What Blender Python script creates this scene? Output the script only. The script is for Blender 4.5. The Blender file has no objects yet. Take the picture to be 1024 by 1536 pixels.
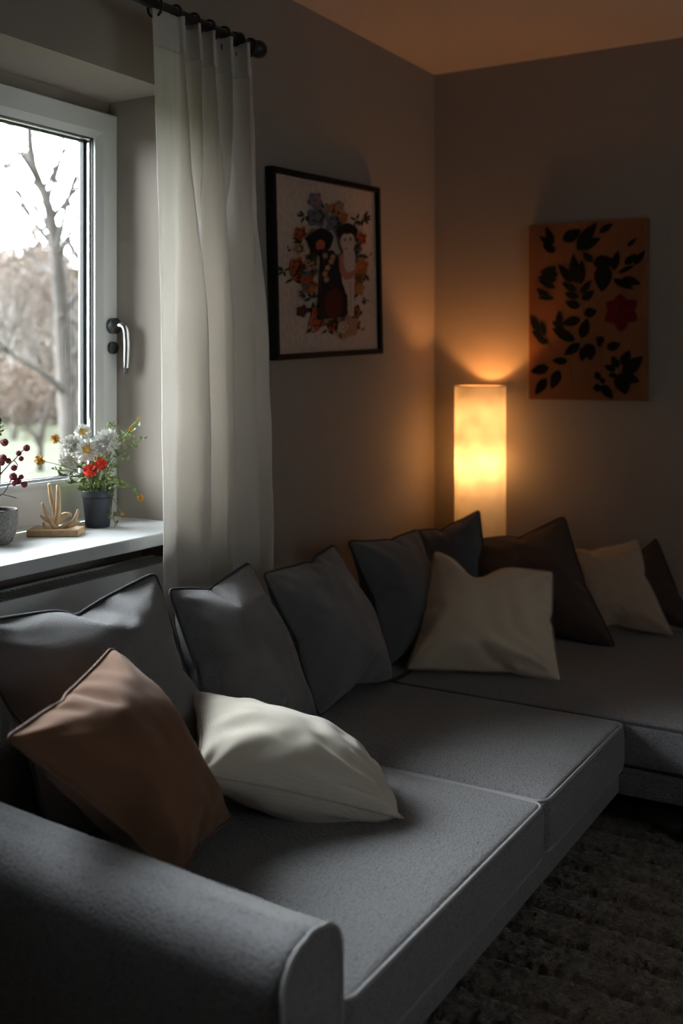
import bpy, math, random
import numpy as np
from mathutils import Vector, Matrix, noise

random.seed(7)
SC = bpy.context.scene
COL = SC.collection
R = math.radians

# ------------------------------------------------------------------ materials
def newmat(name):
    m = bpy.data.materials.new(name); m.use_nodes = True
    nt = m.node_tree
    return m, nt, nt.nodes['Principled BSDF']

def L(nt, a, b): nt.links.new(a, b)

def node(nt, t, **kw):
    n = nt.nodes.new(t)
    for k, v in kw.items(): setattr(n, k, v)
    return n

def plain(name, col, rough=.6, metal=0., bump=0., bscale=60., var=0., vscale=8., spec=.5):
    m, nt, b = newmat(name)
    b.inputs['Base Color'].default_value = (*col, 1)
    b.inputs['Roughness'].default_value = rough
    b.inputs['Metallic'].default_value = metal
    b.inputs['Specular IOR Level'].default_value = spec
    tc = node(nt, 'ShaderNodeTexCoord')
    if var:
        n = node(nt, 'ShaderNodeTexNoise'); n.inputs['Scale'].default_value = vscale; n.inputs['Detail'].default_value = 4
        L(nt, tc.outputs['Object'], n.inputs['Vector'])
        r = node(nt, 'ShaderNodeValToRGB')
        r.color_ramp.elements[0].position = .3; r.color_ramp.elements[1].position = .7
        r.color_ramp.elements[0].color = (*[c*(1-var) for c in col], 1)
        r.color_ramp.elements[1].color = (*[min(1, c*(1+var)) for c in col], 1)
        L(nt, n.outputs['Fac'], r.inputs['Fac']); L(nt, r.outputs['Color'], b.inputs['Base Color'])
    if bump:
        n = node(nt, 'ShaderNodeTexNoise'); n.inputs['Scale'].default_value = bscale; n.inputs['Detail'].default_value = 3
        L(nt, tc.outputs['Object'], n.inputs['Vector'])
        bp = node(nt, 'ShaderNodeBump'); bp.inputs['Strength'].default_value = bump; bp.inputs['Distance'].default_value = .002
        L(nt, n.outputs['Fac'], bp.inputs['Height']); L(nt, bp.outputs['Normal'], b.inputs['Normal'])
    return m

def fabric(name, col, pitch=.0045, strength=.5, var=.18, uv=True, sheen=.25):
    """woven cloth: crossing threads give the bump and a slight mottling of the colour"""
    m, nt, b = newmat(name)
    b.inputs['Roughness'].default_value = .92
    b.inputs['Specular IOR Level'].default_value = .15
    b.inputs['Sheen Weight'].default_value = sheen
    b.inputs['Sheen Roughness'].default_value = .5
    tc = node(nt, 'ShaderNodeTexCoord')
    src = tc.outputs['UV' if uv else 'Object']
    # threads wander a little
    wn = node(nt, 'ShaderNodeTexNoise'); wn.inputs['Scale'].default_value = 40; L(nt, src, wn.inputs['Vector'])
    vm = node(nt, 'ShaderNodeVectorMath', operation='MULTIPLY_ADD')
    L(nt, wn.outputs['Color'], vm.inputs[0]); vm.inputs[1].default_value = (.004,)*3; L(nt, src, vm.inputs[2])
    sp = node(nt, 'ShaderNodeSeparateXYZ'); L(nt, vm.outputs[0], sp.inputs[0])
    sins = []
    for ax in ('X', 'Y', 'Z'):
        mu = node(nt, 'ShaderNodeMath', operation='MULTIPLY'); mu.inputs[1].default_value = 2*math.pi/pitch
        L(nt, sp.outputs[ax], mu.inputs[0])
        s = node(nt, 'ShaderNodeMath', operation='SINE'); L(nt, mu.outputs[0], s.inputs[0]); sins.append(s)
    prods = []
    for i, j in ((0, 1), (1, 2), (2, 0)):
        p = node(nt, 'ShaderNodeMath', operation='MULTIPLY')
        L(nt, sins[i].outputs[0], p.inputs[0]); L(nt, sins[j].outputs[0], p.inputs[1]); prods.append(p)
    a1 = node(nt, 'ShaderNodeMath', operation='ADD'); L(nt, prods[0].outputs[0], a1.inputs[0]); L(nt, prods[1].outputs[0], a1.inputs[1])
    a2 = node(nt, 'ShaderNodeMath', operation='ADD'); L(nt, a1.outputs[0], a2.inputs[0]); L(nt, prods[2].outputs[0], a2.inputs[1])
    if not uv:                                     # pebbly boucle weave on the frame: round knots instead of threads
        vo = node(nt, 'ShaderNodeTexVoronoi'); vo.inputs['Scale'].default_value = 1/pitch; L(nt, vm.outputs[0], vo.inputs['Vector'])
        a2 = node(nt, 'ShaderNodeMath', operation='MULTIPLY_ADD'); L(nt, vo.outputs['Distance'], a2.inputs[0]); a2.inputs[1].default_value = -3.2; a2.inputs[2].default_value = 1.5
    fn = node(nt, 'ShaderNodeTexNoise'); fn.inputs['Scale'].default_value = 260; fn.inputs['Detail'].default_value = 2; L(nt, src, fn.inputs['Vector'])
    mixh = node(nt, 'ShaderNodeMath', operation='MULTIPLY_ADD'); L(nt, fn.outputs['Fac'], mixh.inputs[0]); mixh.inputs[1].default_value = 1.6; L(nt, a2.outputs[0], mixh.inputs[2])
    bp = node(nt, 'ShaderNodeBump'); bp.inputs['Strength'].default_value = strength; bp.inputs['Distance'].default_value = .0012
    L(nt, mixh.outputs[0], bp.inputs['Height']); L(nt, bp.outputs['Normal'], b.inputs['Normal'])
    mr = node(nt, 'ShaderNodeMapRange'); mr.inputs['From Min'].default_value = -.6; mr.inputs['From Max'].default_value = 2.2
    L(nt, mixh.outputs[0], mr.inputs['Value'])
    r = node(nt, 'ShaderNodeValToRGB')
    r.color_ramp.elements[0].color = (*[c*(1-var) for c in col], 1)
    r.color_ramp.elements[1].color = (*[c*(1+var) for c in col], 1)
    L(nt, mr.outputs['Result'], r.inputs['Fac']); L(nt, r.outputs['Color'], b.inputs['Base Color'])
    return m

def wood(name, col, scale=30):
    m, nt, b = newmat(name); b.inputs['Roughness'].default_value = .5
    tc = node(nt, 'ShaderNodeTexCoord'); mp = node(nt, 'ShaderNodeMapping'); mp.inputs['Scale'].default_value = (1, 8, 1)
    L(nt, tc.outputs['Object'], mp.inputs['Vector'])
    n = node(nt, 'ShaderNodeTexNoise'); n.inputs['Scale'].default_value = scale; n.inputs['Detail'].default_value = 5; n.inputs['Distortion'].default_value = .6
    L(nt, mp.outputs[0], n.inputs['Vector'])
    r = node(nt, 'ShaderNodeValToRGB'); r.color_ramp.elements[0].position = .35; r.color_ramp.elements[1].position = .65
    r.color_ramp.elements[0].color = (*[c*.7 for c in col], 1); r.color_ramp.elements[1].color = (*[c*1.15 for c in col], 1)
    L(nt, n.outputs['Fac'], r.inputs['Fac']); L(nt, r.outputs['Color'], b.inputs['Base Color'])
    return m

def emis(name, col, s):
    m = bpy.data.materials.new(name); m.use_nodes = True; nt = m.node_tree; nt.nodes.clear()
    o = node(nt, 'ShaderNodeOutputMaterial'); e = node(nt, 'ShaderNodeEmission')
    e.inputs['Color'].default_value = (*col, 1); e.inputs['Strength'].default_value = s
    L(nt, e.outputs[0], o.inputs[0]); return m

def translucent_mix(m, fac, col):
    nt = m.node_tree; b = nt.nodes['Principled BSDF']; o = nt.nodes['Material Output']
    t = node(nt, 'ShaderNodeBsdfTranslucent'); t.inputs['Color'].default_value = (*col, 1)
    x = node(nt, 'ShaderNodeMixShader'); x.inputs[0].default_value = fac
    L(nt, b.outputs[0], x.inputs[1]); L(nt, t.outputs[0], x.inputs[2]); L(nt, x.outputs[0], o.inputs[0])
    return t

M = {}
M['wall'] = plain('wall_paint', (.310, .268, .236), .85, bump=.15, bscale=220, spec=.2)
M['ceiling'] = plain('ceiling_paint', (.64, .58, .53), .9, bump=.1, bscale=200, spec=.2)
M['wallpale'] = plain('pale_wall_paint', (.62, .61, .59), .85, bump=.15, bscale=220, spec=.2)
M['floor'] = wood('floor_oak', (.10, .07, .05), 6)
M['white'] = plain('white_lacquer', (.74, .75, .75), .35, bump=.02, bscale=90)
M['sillw'] = plain('sill_white', (.72, .73, .73), .4, var=.03, vscale=14)
M['gasket'] = plain('gasket_rubber', (.012, .013, .015), .55, bump=.05)
M['radiator'] = plain('radiator_enamel', (.80, .80, .79), .4, bump=.02)
M['black'] = plain('black_metal', (.012, .012, .013), .42, bump=.05, bscale=150)
M['matte'] = plain('matte_black_wood', (.008, .008, .008), .7, bump=.1, bscale=120, spec=.15)
M['chrome'] = plain('brushed_chrome', (.75, .76, .77), .18, 1., bump=.02, bscale=200)
M['curtain'] = fabric('curtain_linen', (.88, .86, .82), .003, .25, .05)
translucent_mix(M['curtain'], .42, (.93, .885, .84))
M['sofa'] = fabric('sofa_weave', (.160, .153, .158), .0040, .6, .30, uv=False)
M['sofapipe'] = plain('sofa_piping', (.27, .26, .265), .8, bump=.3, bscale=400)
M['cushion'] = fabric('cushion_weave', (.172, .165, .170), .005, .6, .22)
M['cushionpipe'] = plain('cushion_piping', (.05, .052, .058), .8, bump=.3, bscale=400)
M['cushdark'] = fabric('charcoal_cushion_weave', (.10, .10, .108), .004, .4, .15)
M['darkpipe'] = plain('dark_piping', (.025, .024, .025), .8, bump=.2, bscale=400)
M['brown'] = fabric('brown_cloth', (.165, .083, .049), .003, .25, .1, sheen=.12)
M['brownpipe'] = plain('brown_piping', (.12, .067, .045), .85, bump=.2, bscale=400)
M['choc'] = fabric('chocolate_cloth', (.066, .044, .038), .003, .25, .1, sheen=.12)
M['chocpipe'] = plain('chocolate_piping', (.03, .02, .018), .85, bump=.2, bscale=400)
M['cream'] = fabric('cream_linen', (.62, .555, .47), .0032, .2, .07)
M['creampipe'] = plain('cream_seam', (.48, .43, .36), .85, bump=.2, bscale=400)
M['beige'] = fabric('beige_linen', (.68, .56, .43), .0028, .35, .09)
M['tan'] = fabric('lamplit_beige_linen', (.44, .32, .225), .0028, .35, .09)  # beige linen with the lamp's warm tone put into its colour
M['beigepipe'] = plain('beige_seam', (.33, .27, .21), .85, bump=.2, bscale=400)
M['legwood'] = wood('dark_leg_wood', (.05, .035, .025))
M['ash'] = wood('pale_wood', (.50, .32, .17), 22)
M['antler'] = wood('antler_wood', (.56, .38, .22), 30)
M['navy'] = plain('navy_pot', (.014, .018, .026), .55, bump=.05)
M['granite'] = plain('granite_pot', (.23, .22, .21), .8, bump=.4, bscale=250, var=.55, vscale=220)
M['soil'] = plain('soil', (.035, .025, .018), .95, bump=.8, bscale=150)
M['stem'] = plain('green_stem', (.13, .18, .05), .6, var=.3, vscale=30)
M['leaf'] = plain('green_leaf', (.15, .20, .055), .55, var=.4, vscale=40)
M['bark_twig'] = plain('dark_twig', (.055, .032, .022), .75, bump=.3, bscale=200)
M['berry'] = plain('red_berry', (.22, .018, .030), .6, bump=.8, bscale=500, var=.35, vscale=150)
M['petalw'] = plain('white_petal', (.88, .87, .83), .7, var=.05, vscale=60)
M['petaly'] = plain('ochre_petal', (.50, .27, .03), .7, var=.3, vscale=120)
M['petalr'] = plain('scarlet_petal', (.62, .055, .02), .65, var=.25, vscale=120)
M['petalc'] = plain('flower_eye', (.22, .11, .02), .8, var=.3, vscale=150)
M['paper'] = plain('print_paper', (.52, .45, .40), .75, var=.02, vscale=30)
M['grass'] = plain('lawn_grass', (0.046, 0.050, 0.023), .95, var=.4, vscale=1.3)
M['bark'] = plain('tree_bark', (0.085, 0.071, 0.065), .9, bump=.6, bscale=12, var=.25, vscale=5)  # near bark lightened to suggest outdoor haze
M['barkfar'] = plain('hazed_far_bark', (0.141, 0.123, 0.115), .9, bump=.4, bscale=8, var=.25, vscale=4)  # haze over the distant trunks painted in as a paler bark
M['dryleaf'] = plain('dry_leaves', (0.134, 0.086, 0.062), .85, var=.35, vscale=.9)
M['twigleaf'] = plain('hazed_grey_brown_twigs', (0.208, 0.174, 0.160), .9, var=.3, vscale=.9)  # pale tone carries the haze in front of the far twigs
M['brush'] = plain('hazed_brush', (0.256, 0.213, 0.189), .95, var=.35, vscale=.35)  # brush colour paled in place of real haze

def mat_glass():
    m = bpy.data.materials.new('window_glass'); m.use_nodes = True; nt = m.node_tree; nt.nodes.clear()
    o = node(nt, 'ShaderNodeOutputMaterial'); t = node(nt, 'ShaderNodeBsdfTransparent'); g = node(nt, 'ShaderNodeBsdfGlossy')
    t.inputs['Color'].default_value = (.95, .97, .96, 1); g.inputs['Roughness'].default_value = .02
    f = node(nt, 'ShaderNodeFresnel'); f.inputs['IOR'].default_value = 1.3
    x = node(nt, 'ShaderNodeMixShader'); L(nt, f.outputs[0], x.inputs[0]); L(nt, t.outputs[0], x.inputs[1]); L(nt, g.outputs[0], x.inputs[2])
    L(nt, x.outputs[0], o.inputs[0]); return m
M['glass'] = mat_glass()

def mat_rug():
    m, nt, b = newmat('shag_rug'); b.inputs['Roughness'].default_value = 1; b.inputs['Specular IOR Level'].default_value = .05
    b.inputs['Sheen Weight'].default_value = .3
    tc = node(nt, 'ShaderNodeTexCoord')
    n = node(nt, 'ShaderNodeTexNoise'); n.inputs['Scale'].default_value = 90; n.inputs['Detail'].default_value = 5
    L(nt, tc.outputs['Object'], n.inputs['Vector'])
    r = node(nt, 'ShaderNodeValToRGB'); r.color_ramp.elements[0].position = .3; r.color_ramp.elements[1].position = .72
    r.color_ramp.elements[0].color = (.10, .078, .060, 1); r.color_ramp.elements[1].color = (.31, .245, .19, 1)
    L(nt, n.outputs['Fac'], r.inputs['Fac']); L(nt, r.outputs['Color'], b.inputs['Base Color'])
    v = node(nt, 'ShaderNodeTexNoise'); v.inputs['Scale'].default_value = 220; L(nt, tc.outputs['Object'], v.inputs['Vector'])
    bp = node(nt, 'ShaderNodeBump'); bp.inputs['Strength'].default_value = 1; bp.inputs['Distance'].default_value = .006
    L(nt, v.outputs['Fac'], bp.inputs['Height']); L(nt, bp.outputs['Normal'], b.inputs['Normal'])
    return m
M['rug'] = mat_rug()

def mat_shade():
    """mottled rice paper: part of the bulb's light goes through it"""
    m, nt, b = newmat('rice_paper'); b.inputs['Roughness'].default_value = .8; b.inputs['Base Color'].default_value = (.75, .66, .52, 1)
    tc = node(nt, 'ShaderNodeTexCoord'); n = node(nt, 'ShaderNodeTexNoise'); n.inputs['Scale'].default_value = 13; n.inputs['Detail'].default_value = 6; n.inputs['Roughness'].default_value = .65
    L(nt, tc.outputs['Object'], n.inputs['Vector'])
    r = node(nt, 'ShaderNodeValToRGB'); r.color_ramp.elements[0].position = .3; r.color_ramp.elements[1].position = .75
    r.color_ramp.elements[0].color = (.070, .074, .080, 1); r.color_ramp.elements[1].color = (.135, .142, .150, 1)
    L(nt, n.outputs['Fac'], r.inputs['Fac'])
    t = translucent_mix(m, .55, (.8, .7, .5)); L(nt, r.outputs['Color'], t.inputs['Color'])
    return m
M['shade'] = mat_shade()
M['bulb'] = emis('bulb_glow', (1.0, .42, .112), 390)
M['bulb_small'] = emis('small_bulb_glow', (1.0, .39, .10), 390)

# ------------------------------------------------------------------ mesh helpers
class MB:
    def __init__(s): s.v = []; s.f = []; s.m = []
    def add(s, vs, fs, mi=0):
        k = len(s.v); s.v += [tuple(p) for p in vs]; s.f += [tuple(i+k for i in f) for f in fs]; s.m += [mi]*len(fs)
    def box(s, x0, x1, y0, y1, z0, z1, mi=0):
        v = [(x, y, z) for z in (z0, z1) for y in (y0, y1) for x in (x0, x1)]
        s.add(v, [(0, 2, 3, 1), (4, 5, 7, 6), (0, 1, 5, 4), (2, 6, 7, 3), (0, 4, 6, 2), (1, 3, 7, 5)], mi)
    def tube(s, pts, rad, seg=8, closed=False, mi=0):
        P = [Vector(p) for p in pts]; n = len(P)
        rr = rad if isinstance(rad, (list, tuple)) else [rad]*n
        tang = []
        for i in range(n):
            a = P[(i-1) % n] if closed or i else P[0]; b = P[(i+1) % n] if closed or i < n-1 else P[-1]
            t = b-a; tang.append(t.normalized() if t.length > 1e-9 else Vector((0, 0, 1)))
        ref = Vector((0, 0, 1)) if abs(tang[0].z) < .9 else Vector((1, 0, 0))
        nn = tang[0].cross(ref).normalized(); vs = []
        for i in range(n):
            nn = nn-tang[i]*nn.dot(tang[i])
            nn = nn.normalized() if nn.length > 1e-6 else tang[i].orthogonal().normalized()
            bb = tang[i].cross(nn)
            for k in range(seg):
                a = 2*math.pi*k/seg; vs.append(P[i]+(nn*math.cos(a)+bb*math.sin(a))*rr[i])
        fs = []
        for i in range(n if closed else n-1):
            j = (i+1) % n
            for k in range(seg):
                k2 = (k+1) % seg; fs.append((i*seg+k, i*seg+k2, j*seg+k2, j*seg+k))
        if not closed:
            fs.append(tuple(range(seg))[::-1]); fs.append(tuple((n-1)*seg+k for k in range(seg)))
        s.add(vs, fs, mi)
    def lathe(s, prof, seg=32, mi=0, c=(0, 0)):
        n = len(prof); vs = []
        for r_, z in prof:
            for k in range(seg):
                a = 2*math.pi*k/seg; vs.append((c[0]+r_*math.cos(a), c[1]+r_*math.sin(a), z))
        fs = [(i*seg+k, i*seg+(k+1) % seg, (i+1)*seg+(k+1) % seg, (i+1)*seg+k) for i in range(n-1) for k in range(seg)]
        s.add(vs, fs, mi)
    def ball(s, c, r_, mi=0, seg=10, rings=7, sq=(1, 1, 1)):
        vs = [(c[0], c[1], c[2]-r_*sq[2])]
        for i in range(1, rings):
            ph = -math.pi/2+math.pi*i/rings
            for k in range(seg):
                a = 2*math.pi*k/seg; vs.append((c[0]+r_*sq[0]*math.cos(ph)*math.cos(a), c[1]+r_*sq[1]*math.cos(ph)*math.sin(a), c[2]+r_*sq[2]*math.sin(ph)))
        vs.append((c[0], c[1], c[2]+r_*sq[2])); fs = []
        for k in range(seg):
            fs.append((0, 1+(k+1) % seg, 1+k)); t = 1+(rings-2)*seg; fs.append((t+k, t+(k+1) % seg, len(vs)-1))
        for i in range(rings-2):
            for k in range(seg):
                a = 1+i*seg; fs.append((a+k, a+(k+1) % seg, a+seg+(k+1) % seg, a+seg+k))
        s.add(vs, fs, mi)
    def build(s, name, mats, parent=None, smooth=True, bevel=0., angle=None):
        me = bpy.data.meshes.new(name); me.from_pydata(s.v, [], s.f)
        for m in (mats if isinstance(mats, (list, tuple)) else [mats]): me.materials.append(m)
        me.polygons.foreach_set('material_index', s.m)
        if smooth: me.polygons.foreach_set('use_smooth', [True]*len(me.polygons))
        me.update()
        if smooth and angle: me.set_sharp_from_angle(angle=R(angle))
        o = bpy.data.objects.new(name, me); COL.objects.link(o)
        if bevel:
            b = o.modifiers.new('bevel', 'BEVEL'); b.width = bevel; b.segments = 3; b.limit_method = 'ANGLE'; b.angle_limit = R(40)
        if parent is not None: o.parent = parent
        return o

def tag(o, label=None, cat=None, group=None, kind=None):
    if label: o['label'] = label
    if cat: o['category'] = cat
    if group: o['group'] = group
    if kind: o['kind'] = kind
    return o

def empty(name, loc=(0, 0, 0), rz=0.):
    o = bpy.data.objects.new(name, None); COL.objects.link(o); o.location = loc; o.rotation_euler = (0, 0, rz); o.empty_display_size = .05
    return o

def boxes(name, mat, lst, parent=None, bevel=0., kind=None):
    m = MB()
    for b in lst: m.box(*b)
    o = m.build(name, mat, parent, smooth=False, bevel=bevel)
    if kind: o['kind'] = kind
    return o

def axis_samples(h, r, inner):
    a = [-h+r*(1-math.tan(math.pi/4*(1-k/5))) for k in range(5)]
    mid = list(np.linspace(-h+r, h-r, inner))
    return a+mid+[-q for q in a[::-1]]

def rbox(m, c, h, r, inner=(10, 10, 4), puff=0., side=0., wob=0., seed=0., mi=0, rt=None):
    """box with rounded edges; puff lifts the middle of the top, side swells the sides"""
    ax = [axis_samples(h[k], r, inner[k]) for k in range(3)]; idx = {}; vs = []; fs = []
    def vert(p):
        key = tuple(round(q, 6) for q in p)
        if key in idx: return idx[key]
        inn = Vector([max(-(h[k]-r), min(h[k]-r, p[k])) for k in range(3)])
        d = Vector(p)-inn
        q = inn+d.normalized()*r if d.length > 1e-9 else Vector(p)
        u, v, w = p[0]/h[0], p[1]/h[1], p[2]/h[2]
        if w > .0: q.z += puff*(1-u**4)*(1-v**4)*max(0, w)**2
        q.x += side*u*(1-v**4)*(1-w*w); q.y += side*v*(1-u**4)*(1-w*w)
        if wob:
            P = Vector((q.x+c[0], q.y+c[1], q.z+c[2]))
            k = wob*(noise.noise(P*6+Vector((seed, 0, 0)))+noise.noise(P*15+Vector((seed, 3, 0)))*.4)
            if d.length > 1e-9: q += d.normalized()*k
        vs.append((q.x+c[0], q.y+c[1], q.z+c[2])); idx[key] = len(vs)-1
        return idx[key]
    for k in range(3):
        i, j = (k+1) % 3, (k+2) % 3
        for s in (-1, 1):
            for a in range(len(ax[i])-1):
                for b in range(len(ax[j])-1):
                    q = []
                    for da, db in ((0, 0), (1, 0), (1, 1), (0, 1)):
                        p = [0, 0, 0]; p[k] = s*h[k]; p[i] = ax[i][a+da]; p[j] = ax[j][b+db]; q.append(vert(tuple(p)))
                    fs.append(tuple(q) if s > 0 else tuple(q[::-1]))
    m.add(vs, fs, mi)

def rim(c, h, z, cr=.035, n=6):
    """rounded rectangle path at height z"""
    pts = []
    for (sx, sy, a0) in ((1, 1, 0), (-1, 1, 90), (-1, -1, 180), (1, -1, 270)):
        for k in range(n+1):
            a = R(a0+90*k/n); pts.append((c[0]+sx*(h[0]-cr)+cr*math.cos(a), c[1]+sy*(h[1]-cr)+cr*math.sin(a), z))
    out = []
    for i, p in enumerate(pts):
        q = pts[(i+1) % len(pts)]; d = math.dist(p, q); k = max(1, int(d/.05))
        for t in range(k): out.append(tuple(p[x]+(q[x]-p[x])*t/k for x in range(3)))
    return out

# ------------------------------------------------------------------ the room
H = 2.378                    # ceiling height
W0, W1 = .98, 2.226          # window opening along the wall
V0, V1 = .6, 2.0         # unseen window added in the right wall to fill the room with light
HEAD = 1.97; SILL = .83; WX = -.20
boxes('floor', M['floor'], [(-.4, 4.3, -2.3, 3.95, -.1, 0)], kind='structure')
boxes('ceiling', M['ceiling'], [(-.4, 4.3, -2.3, 3.95, H, H+.1)], kind='structure')
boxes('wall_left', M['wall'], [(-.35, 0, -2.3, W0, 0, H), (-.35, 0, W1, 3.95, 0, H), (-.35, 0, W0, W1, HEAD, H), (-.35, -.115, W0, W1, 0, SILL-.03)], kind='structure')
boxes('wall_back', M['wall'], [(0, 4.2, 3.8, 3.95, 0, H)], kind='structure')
boxes('wall_right', M['wallpale'], [(4.2, 4.3, -2.3, V0, 0, H), (4.2, 4.3, V1, 3.8, 0, H), (4.2, 4.3, V0, V1, HEAD, H), (4.2, 4.3, V0, V1, 0, SILL)], kind='structure')
boxes('wall_front', M['wall'], [(0, 4.2, -2.3, -2.2, 0, H)], kind='structure')

win = empty('window_1', (WX, (W0+W1)/2, SILL)); tag(win, kind='structure')
def wchild(o):
    o.parent = win; o.matrix_parent_inverse = Matrix.Translation(win.location).inverted(); return o
FT = 1.932
# outer frame fixed in the opening
wchild(boxes('frame', M['white'], [(-.29, -.215, W1-.05, W1, SILL, FT), (-.29, -.215, W0, W0+.05, SILL, FT), (-.29, -.215, W0+.05, W1-.05, FT-.05, FT), (-.29, -.215, W0+.05, W1-.05, SILL, SILL+.06)], bevel=.004))
# strip of wall above the frame
wchild(boxes('head_strip', M['wall'], [(-.30, -.235, W0, W1, FT, HEAD)]))
# sash: mitred ring with a chamfered inner edge
s0, s1, zb, zt = W0+.012, W1-.004, SILL+.012, FT-.004
fw = .060; fb = .098
def ring(m, prof, mi=0):
    """prof: (inset side, x) pairs; inset is scaled for the taller bottom rail"""
    loops = []
    for ins, x, b in prof:
        loops.append([(x, s0+ins, zb+b), (x, s1-ins, zb+b), (x, s1-ins, zt-ins), (x, s0+ins, zt-ins)])
    for a, b in zip(loops[:-1], loops[1:]):
        for k in range(4):
            k2 = (k+1) % 4; m.add([a[k], a[k2], b[k2], b[k]], [(0, 1, 2, 3)], mi)
m = MB()
ring(m, [(0, -.214, 0), (0, -.203, 0), (.003, WX, .003), (fw-.006, WX, fb-.008), (fw, WX-.006, fb), (fw+.010, WX-.016, fb+.008), (fw+.010, WX-.026, fb+.008)])
wchild(m.build('sash', M['white'], smooth=False))
m = MB(); ring(m, [(fw+.006, WX-.020, fb+.006), (fw+.012, WX-.024, fb+.010), (fw+.012, WX-.050, fb+.010), (fw+.018, WX-.052, fb+.014), (fw+.018, WX-.064, fb+.014)])
wchild(m.build('gasket', M['gasket'], smooth=False))
m = MB(); ring(m, [(fw+.0125, WX-.031, fb+.0105), (fw+.0150, WX-.034, fb+.0135), (fw+.0150, WX-.040, fb+.0135), (fw+.0125, WX-.043, fb+.0105)])
wchild(tag(m.build('glazing_bead', M['chrome'], smooth=False), 'thin grey glazing bead'))
wchild(boxes('glass', M['glass'], [(WX-.062, WX-.058, s0+fw+.016, s1-fw-.016, zb+fb+.012, zt-fw-.016)]))
# handle: two black roses, bent chrome lever
hd = MB()
def disc_x(mb, x0, x1, cy, cz, r_, seg=24, mi=0):
    vs = []
    for x, rr in ((x0, r_), (x1-.003, r_), (x1, r_-.003)):
        for k in range(seg):
            a = 2*math.pi*k/seg; vs.append((x, cy+rr*math.cos(a), cz+rr*math.sin(a)))
    fs = [(i*seg+k, i*seg+(k+1) % seg, (i+1)*seg+(k+1) % seg, (i+1)*seg+k) for i in range(2) for k in range(seg)]
    fs.append(tuple(2*seg+k for k in range(seg))); mb.add(vs, fs, mi)
HY = W1-.028
disc_x(hd, WX, WX+.020, HY, 1.352, .0215); disc_x(hd, WX, WX+.014, HY, 1.292, .0165)
hb = wchild(tag(hd.build('handle_rose', M['black'], smooth=True, angle=40), 'black round handle rose'))
hl = MB()
hp = [(WX+.018, HY, 1.352), (WX+.034, HY, 1.353), (WX+.045, HY+.001, 1.350), (WX+.050, HY+.002, 1.343), (WX+.052, HY+.003, 1.332), (WX+.053, HY+.004, 1.300), (WX+.052, HY+.004, 1.262), (WX+.050, HY+.004, 1.238)]
hl.tube(hp, [.008, .008, .0095, .0105, .0105, .0105, .010, .008], 14)
wchild(tag(hl.build('handle_lever', M['chrome'], smooth=True, angle=50), 'polished chrome lever handle'))
ht = MB(); ht.tube([(WX+.050, HY+.004, 1.240), (WX+.049, HY+.003, 1.222)], .0065, 12)
wchild(ht.build('handle_tip', M['black'], angle=50))
# sill board
wchild(boxes('sill', M['sillw'], [(-.215, .092, W0-.02, W1, SILL-.032, SILL)], bevel=.004))

# added window of the opposite wall, out of view, there for fill light
fill_win = empty('fill_window', (4.25, (V0+V1)/2, SILL)); tag(fill_win, kind='structure')
def fillchild(o): o.parent = fill_win; o.matrix_parent_inverse = Matrix.Translation(fill_win.location).inverted(); return o
fillchild(boxes('frame', M['white'], [(4.22, 4.28, V1-.07, V1, SILL, HEAD), (4.22, 4.28, V0, V0+.07, SILL, HEAD), (4.22, 4.28, V0+.07, V1-.07, HEAD-.09, HEAD), (4.22, 4.28, V0+.07, V1-.07, SILL, SILL+.1)], bevel=.004))
fillchild(boxes('glass', M['glass'], [(4.248, 4.252, V0+.07, V1-.07, SILL+.1, HEAD-.09)]))

# ------------------------------------------------------------------ radiator in the niche
rad = empty('radiator', (0, 1.35, .1)); tag(rad, 'white ribbed panel radiator in the niche under the window sill', 'radiator')
def rchild(o): o.parent = rad; o.matrix_parent_inverse = Matrix.Translation(rad.location).inverted(); return o
RY0, RY1 = 1.02, 2.19
m = MB()
prof = []
n = 44; p = (RY1-RY0-.03)/n
ys = [RY0]
zs0, zs1 = .13, .735
fx = .05
# front panel: flat rim top and bottom, pressed vertical ribs between
def press(y, z):
    k = ((y-RY0-.03) % .042)/.042
    a = min(1, max(0, (k-.15)/.15))*min(1, max(0, (.85-k)/.15))
    b = min(1, max(0, (z-zs0-.04)/.02))*min(1, max(0, (zs1-.055-z)/.02))
    c = min(1, max(0, (y-RY0-.03)/.01))*min(1, max(0, (RY1-.03-y)/.01))
    return fx-.013*a*b*c
ny = 340; zz = [zs0, zs0+.03, zs0+.04, zs0+.05, zs0+.06, .3, .4, .5, .6, zs1-.075, zs1-.065, zs1-.055, zs1-.04, zs1]
vs = [(press(RY0+(RY1-RY0)*i/ny, z), RY0+(RY1-RY0)*i/ny, z) for z in zz for i in range(ny+1)]
m.add(vs, [(j*(ny+1)+i, j*(ny+1)+i+1, (j+1)*(ny+1)+i+1, (j+1)*(ny+1)+i) for j in range(len(zz)-1) for i in range(ny)])
m.box(-.055, -.045, RY0, RY1, zs0, zs1)
rchild(m.build('panel', M['radiator'], smooth=True, angle=25))
m = MB()
m.box(.040, .052, RY0, RY1, zs1-.002, zs1+.008); m.box(-.055, -.043, RY0, RY1, zs1-.002, zs1+.008)
y = RY0+.004
while y < RY1-.006:
    m.box(-.043, .040, y, y+.006, zs1-.004, zs1+.005); y += .0165
rchild(m.build('top_grille', M['radiator'], smooth=False))
for yy in (RY0-.004, RY1):
    m = MB(); m.box(-.055, .0498, yy, yy+.004, zs0, zs1+.006); rchild(m.build('side_panel', M['radiator'], smooth=False))
m = MB(); m.box(-.04, .03, RY0+.02, RY1-.02, zs0+.03, zs1-.03)
rchild(tag(m.build('convector_core', M['gasket'], smooth=False), 'dark inside of the radiator'))
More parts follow.
